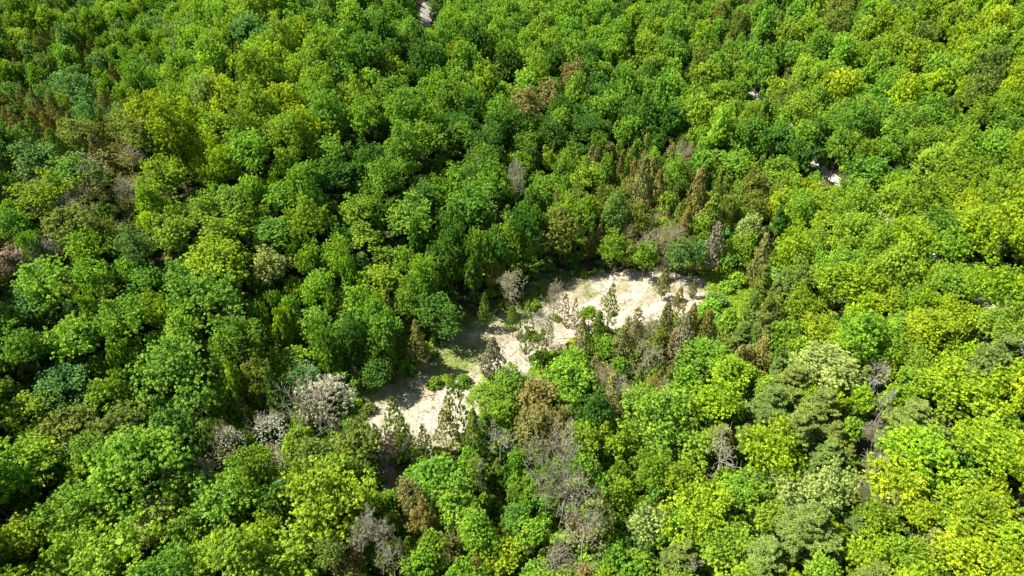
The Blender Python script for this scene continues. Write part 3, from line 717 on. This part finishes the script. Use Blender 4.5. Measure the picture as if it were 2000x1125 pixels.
# ------------------------------------------------------------------ split: individuals near, stuff far
def in_view(t, m=0):
    u, v, dep = proj(t['x'], t['y'], tz(t['x'], t['y'])+t['h'])
    t['u'], t['v'], t['dep'] = u, v, dep
    ru = t['a']*FPX/dep; t['px'] = ru
    return dep > 5 and -ru*.6-m < u < 2000+ru*.6+m and -ru*.6-m < v < 1125+ru*1.2+m
ALL = TREES+auto
for t in ALL: t['vis'] = in_view(t)
LIMIT = dict(broadleaf_tree=296, cedar_tree=296, pine_tree=90, bare_tree=60, russet_tree=120, budding_tree=20, dead_tree=20, shrub=60)
ind, mass = [], []
by = {}
for t in ALL: by.setdefault(KINDS[t['kind']][0], []).append(t)
for nm, L in by.items():
    vis = sorted([t for t in L if t['vis']], key=lambda t: (-t['px'] if not t['manual'] else -t['px']*1.0))
    n = LIMIT.get(nm, 290)
    ind += vis[:n]; mass += vis[n:]
    mass += [t for t in L if not t['vis']]
print('trees', len(ALL), 'manual', len(TREES), 'individual', len(ind), 'mass', len(mass), {k: sum(1 for t in L if t['vis']) for k, L in by.items()})

# ------------------------------------------------------------------ labels
LAND = [(660, 783, 'the big pale budding tree'), (817, 660, 'the lone shaded brown cedar'), (1112, 727, 'the round bright green tree'),
        (1052, 790, 'the big brownish-olive tree'), (1225, 565, 'the sandy clearing'), (830, 800, 'the clearing\'s lower end'),
        (1490, 872, 'the vivid yellow-green tree'), (1262, 1030, 'the pale cream-green tree'), (1112, 928, 'the big leafless tree'),
        (265, 478, 'the blue-green tree'), (535, 522, 'the pale feathery tree'), (345, 712, 'the broad left-hand dome'),
        (343, 948, 'the rust-brown left cedar'), (1252, 352, 'the tallest brown cedar'), (1430, 560, 'the lime-green meadow'),
        (1700, 860, 'the brown gully'), (1598, 325, 'the white gravel gap'), (1270, 120, 'the grassy track'), (831, 30, 'the gravel road at the top'),
        (1948, 702, 'the right-edge pine'), (1580, 1045, 'the large bottom-right pine'), (210, 325, 'the brown brushy patch'),
        (640, 985, 'the wide golden-green dome'), (800, 425, 'the dark dome in the middle'), (100, 1100, 'the bottom left corner'),
        (1950, 1100, 'the bottom right corner'), (50, 60, 'the top left corner'), (1950, 50, 'the top right corner'), (180, 190, 'the dark upper-left hollow'), (300, 120, 'the upper-left wood middle'), (120, 430, 'the left brushy strip'), (330, 230, 'the hollow\'s right rim'), (1600, 60, 'the upper-right middle'), (1350, 400, 'the mixed cedar stand'), (700, 60, 'the top edge middle'), (1700, 480, 'the right-hand slope middle'),
        (560, 180, 'the bright upper-left ridge'), (1000, 220, 'the upper middle'), (820, 1080, 'the bottom edge middle'),
        (60, 700, 'the left edge middle'), (480, 350, 'the sunlit ridge')]
def where(t):
    best = sorted(LAND, key=lambda q: (q[0]-t['u'])**2+(1.3*(q[1]-t['v']))**2)
    for q in best:
        dx, dy = t['u']-q[0], t['v']-q[1]
        if math.hypot(dx, dy) > 12: break
    ang = math.degrees(math.atan2(-dy, dx)) % 360
    k = int((ang+22.5)//45) % 8
    w = ['right of', 'behind-right of', 'behind', 'behind-left of', 'left of', 'front-left of', 'before', 'front-right of'][k]
    if 'corner' in q[2] or 'middle' in q[2]:
        w = ['right of', 'above-right of', 'above', 'above-left of', 'left of', 'below-left of', 'below', 'below-right of'][k]
    return w+' '+q[2], math.hypot(dx, dy)
def sizew(t):
    a = t['a']
    if t['kind'] in 'co': return 'tall' if t['c'] > 5.2 else ('slim' if t['c'] > 4 else 'small')
    return 'broad' if a > 4.5 else ('medium' if a > 3.2 else 'small')
SPECIAL = {(660, 783): 'big pale whitish budding tree beside the shaded edge of the clearing', (817, 660): 'lone brown conical cedar standing in the dark shadow at the clearing edge',
           (945, 599): 'small olive cedar with bare stem in the shaded middle of the clearing edge', (992, 560): 'pale twiggy budding tree in front of the dark forest wall',
           (1112, 727): 'round bright green tree directly in front of the clearing', (1490, 872): 'vivid yellow-green tree, brightest crown at lower centre right',
           (1262, 1030): 'pale cream-green tall tree near the bottom, right of the leafless trees', (1112, 928): 'big grey-brown leafless tree with visible trunk at lower centre',
           (265, 478): 'blue-green tree standing out among yellow-green crowns at left', (1297, 545): 'small brown cedar standing alone at the back of the sandy clearing',
           (1152, 606): 'small round green tree growing on the sand among thin cedars', (345, 712): 'broad mid green tree with a wide dome on the left slope',
           (343, 948): 'rust-brown cedar beside thin tan trees at lower left', (1252, 352): 'tallest brown cedar rising behind the clearing',
           (535, 522): 'pale feathery cream-green tree left of the dark dome', (640, 985): 'wide golden-green dome of leaves in the bottom middle left'}
for t in ind:
    t['lab'] = None
    if t['manual']:
        for (su, sv), lb in SPECIAL.items():
            if abs(t['u']-su) < 3 and abs(t['v']-sv) < 12: t['lab'] = lb; SPECIAL[(su, sv)] = lb; break
bk = {}
for t in ind:
    if t['lab']: continue
    w, d = where(t); noun = KINDS[t['kind']][2]
    base = (f"{sizew(t)} {TONE[t['tone']]} {noun}", w)
    bk.setdefault(base, []).append((d, t))
ORD = [q.replace('nearest', 'one').strip() for q in ['first nearest', 'second nearest', 'third nearest', 'fourth nearest', 'fifth nearest', 'sixth nearest', 'seventh nearest', 'eighth nearest', 'ninth nearest', 'tenth nearest', 'eleventh nearest', 'twelfth nearest', 'thirteenth nearest', 'fourteenth nearest', 'fifteenth nearest', 'sixteenth nearest', 'seventeenth nearest', 'eighteenth nearest', 'nineteenth nearest', 'twentieth nearest']]
for (b0, w), L in bk.items():
    L.sort(key=lambda q: q[0])
    for k, (d, t) in enumerate(L):
        t['lab'] = f"{b0} {w}" if len(L) == 1 else f"{b0}, {ORD[min(k, 19)]} {w}"
seen = {}
GROUPS = dict(broadleaf_tree='broadleaf trees of the forest canopy', cedar_tree='cedars around the clearing and in the valleys', pine_tree='wispy grey-green pines',
              bare_tree='leafless trees in the forest', dead_tree='dead bleached trees in the gaps', budding_tree='pale budding trees', russet_tree='thin-leaved brownish trees', shrub='shrubs at the clearing edge')

# ------------------------------------------------------------------ build the individuals
RT = np.random.RandomState(77)
def child(name, me, par, loc=(0, 0, 0), sc=(1, 1, 1), tint=None):
    o = bpy.data.objects.new(name, me); COL.objects.link(o); o.parent = par; o.location = loc; o.scale = sc
    if tint is not None: o['tint'] = [float(q) for q in tint]
    return o
def proto_for(t):
    k = t['kind']; a = t['a']
    if k == 'm': return 'huge' if a > 5.4 else 'big' if a > 3.4 else ('mid' if a > 2.3 else 'small')
    if k == 's': return 'small'
    return dict(f='fine', c='cedar', o='opencedar', p='pine', b='bare', x='snag', P='budding', r='russet')[k]
for t in ALL:
    t['proto'] = proto_for(t); t['var'] = int(RT.randint(len(PROTO[t['proto']]))); t['rot'] = RT.uniform(0, 6.283)
    t['tint'] = jitter(TINT[t['tone']], RT, .12); t['sk'] = RT.uniform(.86, 1.16)
for t in ind:
    nm, cat, noun = KINDS[t['kind']]
    r = bpy.data.objects.new(nm, None); COL.objects.link(r); r.empty_display_size = 1.0
    r.location = (t['x'], t['y'], tz(t['x'], t['y'])-.1); k_ = .09 if t['kind'] in 'mfrPbx' else .03; r.rotation_euler = (RT.uniform(-k_, k_), RT.uniform(-k_, k_), t['rot'])
    r['label'] = t['lab']; r['category'] = cat; r['group'] = GROUPS[nm]
    pr = PROTO[t['proto']][t['var']]; a, c, h = t['a'], t['c'], t['h']
    child('crown' if t['kind'] not in 'bx' else 'branches', pr[3], r, (0, 0, h), (a*t['sk'], a/t['sk'], c), t['tint'])
    if t['kind'] in 'bxPr':
        child('trunk', pr[4], r, (0, 0, h), (a*t['sk'], a/t['sk'], c))
        if h > 1.6*c: child('lower_trunk', STEM[0], r, (0, 0, 0), (a*1.9, a*1.9, h-1.5*c))
    elif t['kind'] in 'co': child('trunk', STEM[t['var'] % 2], r, (0, 0, 0), (4.6, 4.6, h+.3*c))
    elif t['kind'] == 'p': child('trunk', STEM[t['var'] % 2], r, (0, 0, 0), (8, 8, h+.7*c))
    elif t['kind'] == 's': child('stem', STEM[0], r, (0, 0, 0), (3, 3, h))
    else: child('trunk', TRUNK[t['var'] % 4], r, (0, 0, 0), (a*.95, a*.95, h+.15*c))

# ------------------------------------------------------------------ masses: instanced on points
def combined(key, i):
    pr = PROTO[key][i]
    hz = dict(cedar=1.12, opencedar=1.2, small=1.9).get(key, 1.75)
    if key in ('bare', 'snag', 'budding', 'russet'):
        src = pr[3]
    else: src = pr[3]
    bmn = 'woodland_' + key
    V, Fq, T = pr[0].copy(), pr[1], pr[2]
    V[:, 2] += hz
    mi = np.zeros(len(Fq), int)
    mats = [m for m in src.materials]
    if len(mats) > 1:
        arr = np.zeros(len(src.polygons), np.int32); src.polygons.foreach_get('material_index', arr)
        if len(arr) == len(Fq): mi = arr
    # trunk
    P0 = np.array([[0, 0, -.05], [0, 0, hz*.5]]); P1 = np.array([[0, 0, hz*.5], [0, 0, hz*1.15]])
    Vt, Ft = tube(P0, P1, np.array([.055, .04]), np.array([.04, .02]), 5)
    return mesh_from(bmn, np.concatenate([V, Vt]), np.concatenate([Fq, Ft+len(V)]), mats+[M_BARK],
                     midx=np.concatenate([mi, np.full(len(Ft), len(mats))]), tone=np.concatenate([T, np.full(len(Ft), .5)])), hz
LIB = bpy.data.collections.new('woodland_sources')       # not linked to the scene
libidx = {}; names = []
def lib(key, i):
    if (key, i) not in libidx:
        me_, hz = combined(key, i)
        nm = 'source_%03d' % len(names)
        o = bpy.data.objects.new(nm, me_); LIB.objects.link(o); libidx[(key, i)] = (len(names), hz); names.append(nm)
    return libidx[(key, i)]
def scatter(name, pts, label_kind, coll):
    n = len(pts); me = bpy.data.meshes.new(name); me.vertices.add(n)
    me.vertices.foreach_set('co', np.array([p['co'] for p in pts], np.float32).ravel())
    def at_(nm, ty, vals, f):
        a = me.attributes.new(nm, ty, 'POINT'); a.data.foreach_set(f, vals)
    at_('idx', 'INT', np.array([p['idx'] for p in pts], np.int32), 'value')
    at_('rot', 'FLOAT', np.array([p['rot'] for p in pts], np.float32), 'value')
    at_('siz', 'FLOAT_VECTOR', np.array([p['siz'] for p in pts], np.float32).ravel(), 'vector')
    at_('tint', 'FLOAT_VECTOR', np.array([p['tint'] for p in pts], np.float32).ravel(), 'vector')
    o = bpy.data.objects.new(name, me); COL.objects.link(o); o['kind'] = 'stuff'
    if label_kind: o['label'], o['category'] = label_kind
    g = bpy.data.node_groups.new(name+'_scatter', 'GeometryNodeTree')
    g.interface.new_socket('Geometry', in_out='INPUT', socket_type='NodeSocketGeometry')
    g.interface.new_socket('Geometry', in_out='OUTPUT', socket_type='NodeSocketGeometry')
    N = g.nodes; Lk = g.links
    gi = N.new('NodeGroupInput'); go = N.new('NodeGroupOutput')
    ip = N.new('GeometryNodeInstanceOnPoints'); ci = N.new('GeometryNodeCollectionInfo')
    ci.inputs['Collection'].default_value = coll; ci.inputs['Separate Children'].default_value = True; ci.inputs['Reset Children'].default_value = True
    def na(nm, ty):
        q = N.new('GeometryNodeInputNamedAttribute'); q.data_type = ty; q.inputs['Name'].default_value = nm; return q.outputs[0]
    ip.inputs['Pick Instance'].default_value = True
    cx = N.new('ShaderNodeCombineXYZ'); Lk.new(na('rot', 'FLOAT'), cx.inputs['Z'])
    Lk.new(gi.outputs[0], ip.inputs['Points']); Lk.new(ci.outputs[0], ip.inputs['Instance'])
    Lk.new(na('idx', 'INT'), ip.inputs['Instance Index']); Lk.new(cx.outputs[0], ip.inputs['Rotation']); Lk.new(na('siz', 'FLOAT_VECTOR'), ip.inputs['Scale'])
    Lk.new(ip.outputs[0], go.inputs[0])
    md = o.modifiers.new('scatter', 'NODES'); md.node_group = g
    return o
pts = []
for t in mass:
    if t['proto'] in ('big', 'huge') and t['dep'] > 210: pk = 'mid'
    else: pk = t['proto']
    v_ = t['var'] % len(PROTO[pk]); ix, hz = lib(pk, v_)
    base = tz(t['x'], t['y'])-.2
    sz = (t['c']+t['h'])/(hz+1.0)
    pts.append(dict(co=(t['x'], t['y'], base), idx=ix, rot=t['rot'], siz=(t['a']*t['sk'], t['a']/t['sk'], sz), tint=t['tint']))
scatter('distant_woodland', pts, ('dense green woodland of countless crowns filling the distance', 'woodland'), LIB)

# undergrowth below the trees and small bushes round the clearing
LIBU = bpy.data.collections.new('undergrowth_sources')
for i in range(5):
    V_, F_, T_ = crown_round(900+i, 9, 8, 8, .13, .2, lobe=(.35, .55), rag=.2)
    V_ = V_*np.array([1, 1, .7])+np.array([0, 0, .45])
    o = bpy.data.objects.new('bush_source_%d' % i, mesh_from('undergrowth_bush', V_, F_, [M_LEAF], tone=T_)); LIBU.objects.link(o)
RU = np.random.RandomState(9); pts = []
P = np.stack([RU.uniform(-260, 260, 32000), RU.uniform(25, 330, 32000)], 1)
P = np.concatenate([P, np.stack([RU.uniform(-130, 130, 9000), RU.uniform(35, 125, 9000)], 1)])
P = P[np.abs(P[:, 0]) < .6*P[:, 1]+85]
s1 = poly_sd(CLEAR, P[:, 0], P[:, 1]); s2 = poly_sd(MEADOW, P[:, 0], P[:, 1]); rd = np.minimum(line_d(ROAD_R, P[:, 0], P[:, 1]), line_d(ROAD_T, P[:, 0], P[:, 1]))
so = np.minimum(line_d(SOIL, P[:, 0], P[:, 1]), line_d(GULLY, P[:, 0], P[:, 1]))
for (x, y), a_, b_, r_, q_ in zip(P, s1, s2, rd, so):
    if a_ < -1.2 or (a_ < .8 and RU.rand() < .5) or b_ < -1.5 or r_ < 3.4 or q_ < .9: continue
    if (a_ > 22) and RU.rand() < .5: continue
    s = RU.uniform(.8, 2.3)*(1.0 if a_ > 6 else .6)*(.6 if q_ < 3 else 1)
    tn = TINT[RU.choice(list('GLLDOBG') if a_ > 10 else list('GLLOOBY'))]
    pts.append(dict(co=(x, y, tz(x, y)-.1), idx=int(RU.randint(5)), rot=RU.uniform(0, 6.28), siz=(s, s, s*RU.uniform(.8, 1.5)), tint=jitter(tn, RU, .2)))
print('undergrowth', len(pts))
scatter('undergrowth', pts, ('tangled green undergrowth between the trunks', 'undergrowth'), LIBU)

# ------------------------------------------------------------------ grass and litter of the clearing
def blade_field(name, n, inside, sizes, tints, mat, label, keep=lambda x, y: True, flat=.0):
    R = np.random.RandomState(len(name)); mn, mx_ = inside.min(0), inside.max(0)
    P = np.stack([R.uniform(mn[0]-3, mx_[0]+3, n*3), R.uniform(mn[1]-3, mx_[1]+3, n*3)], 1)
    sd = poly_sd(inside, P[:, 0], P[:, 1]); P = P[sd < R.uniform(-2, 2.5, len(P))]; P = P[np.broadcast_to(keep(P[:, 0], P[:, 1]), len(P))][:n]
    n = len(P); nb = 6; C = np.repeat(np.stack([P[:, 0], P[:, 1], terrain(P[:, 0], P[:, 1])], 1), nb, 0)
    D = R.normal(size=(n*nb, 3))*.6+np.array([0, 0, 1-flat]); D[:, 2] = np.abs(D[:, 2]); D = norm(D)
    s = np.repeat(R.uniform(sizes[0], sizes[1], n), nb)
    C = C+R.normal(size=C.shape)*np.array([.18, .18, .02])+D*s[:, None]
    V, Fq = leaves(C, R.normal(size=C.shape)+np.array([0, -.3, .6]), s, s*.42, R, D)
    me = mesh_from(name, V, Fq, [mat], tone=np.clip(R.normal(size=len(Fq))*.2+.5, 0, 1))
    o = bpy.data.objects.new(name, me); COL.objects.link(o); o['kind'] = 'stuff'; o['tint'] = [float(q) for q in tints]; o['label'], o['category'] = label
def patchy(sc, th, ph=0):
    return lambda x, y: (np.sin(x*sc+ph+np.sin(y*sc*1.3)*1.4)+np.sin(y*sc*1.7+ph*2+x*.4)) > th
blade_field('dry_grass', 6500, CLEAR, (.06, .20), (.44, .38, .26), M_BUD, ('bleached dry grass and litter on the sandy clearing', 'grass'))
blade_field('weeds', 3000, CLEAR, (.08, .22), (.16, .22, .05), M_LEAF, ('green weeds sprouting in patches on the clearing', 'weeds'), patchy(.28, .55, 1.0))
blade_field('meadow_grass', 5200, MEADOW, (.12, .34), (.27, .40, .035), M_LEAF, ('lush lime-green growth at the right end of the clearing', 'grass'))

# fallen log and brush
def log(pts_px, r, name, label, cat, mat):
    P = np.array([at(u, v, .35) for u, v in pts_px]); V, Fq = tube(P[:-1], P[1:], np.linspace(r, r*.6, len(P)-1), np.linspace(r*.9, r*.5, len(P)-1), 7)
    o = bpy.data.objects.new(name, mesh_from(name, V, Fq, [mat])); COL.objects.link(o); o['label'] = label; o['category'] = cat
log([(1198, 526), (1208, 525), (1218, 520), (1228, 515), (1240, 513)], .35, 'fallen_log', 'pale crooked fallen log at the back edge of the sandy clearing', 'log', M_BARKP)
log([(1640, 1050), (1655, 1052), (1668, 1060)], .16, 'fallen_branch', 'white forked branch lying among leaves at lower right', 'branch', M_BARKP)

def sticks(name, n, area, label):
    R = np.random.RandomState(31); mn, mx_ = area.min(0), area.max(0)
    P = np.stack([R.uniform(mn[0], mx_[0], n*3), R.uniform(mn[1], mx_[1], n*3)], 1); P = P[poly_sd(area, P[:, 0], P[:, 1]) < 1][:n]; n = len(P)
    a = R.uniform(0, 6.28, n); l_ = R.uniform(.3, 1.5, n); A = np.stack([P[:, 0], P[:, 1], terrain(P[:, 0], P[:, 1])+R.uniform(.12, .4, n)], 1)
    B = A+np.stack([np.cos(a)*l_, np.sin(a)*l_, R.normal(size=n)*.12], 1); r = R.uniform(.02, .06, n)
    V, Fq = tube(A, B, r, r*.6, 3); o = bpy.data.objects.new(name, mesh_from(name, V, Fq, [M_BARKG])); COL.objects.link(o); o['kind'] = 'stuff'; o['label'], o['category'] = label
sticks('fallen_sticks', 1100, CLEAR, ('countless grey sticks littering the sandy clearing', 'sticks'))
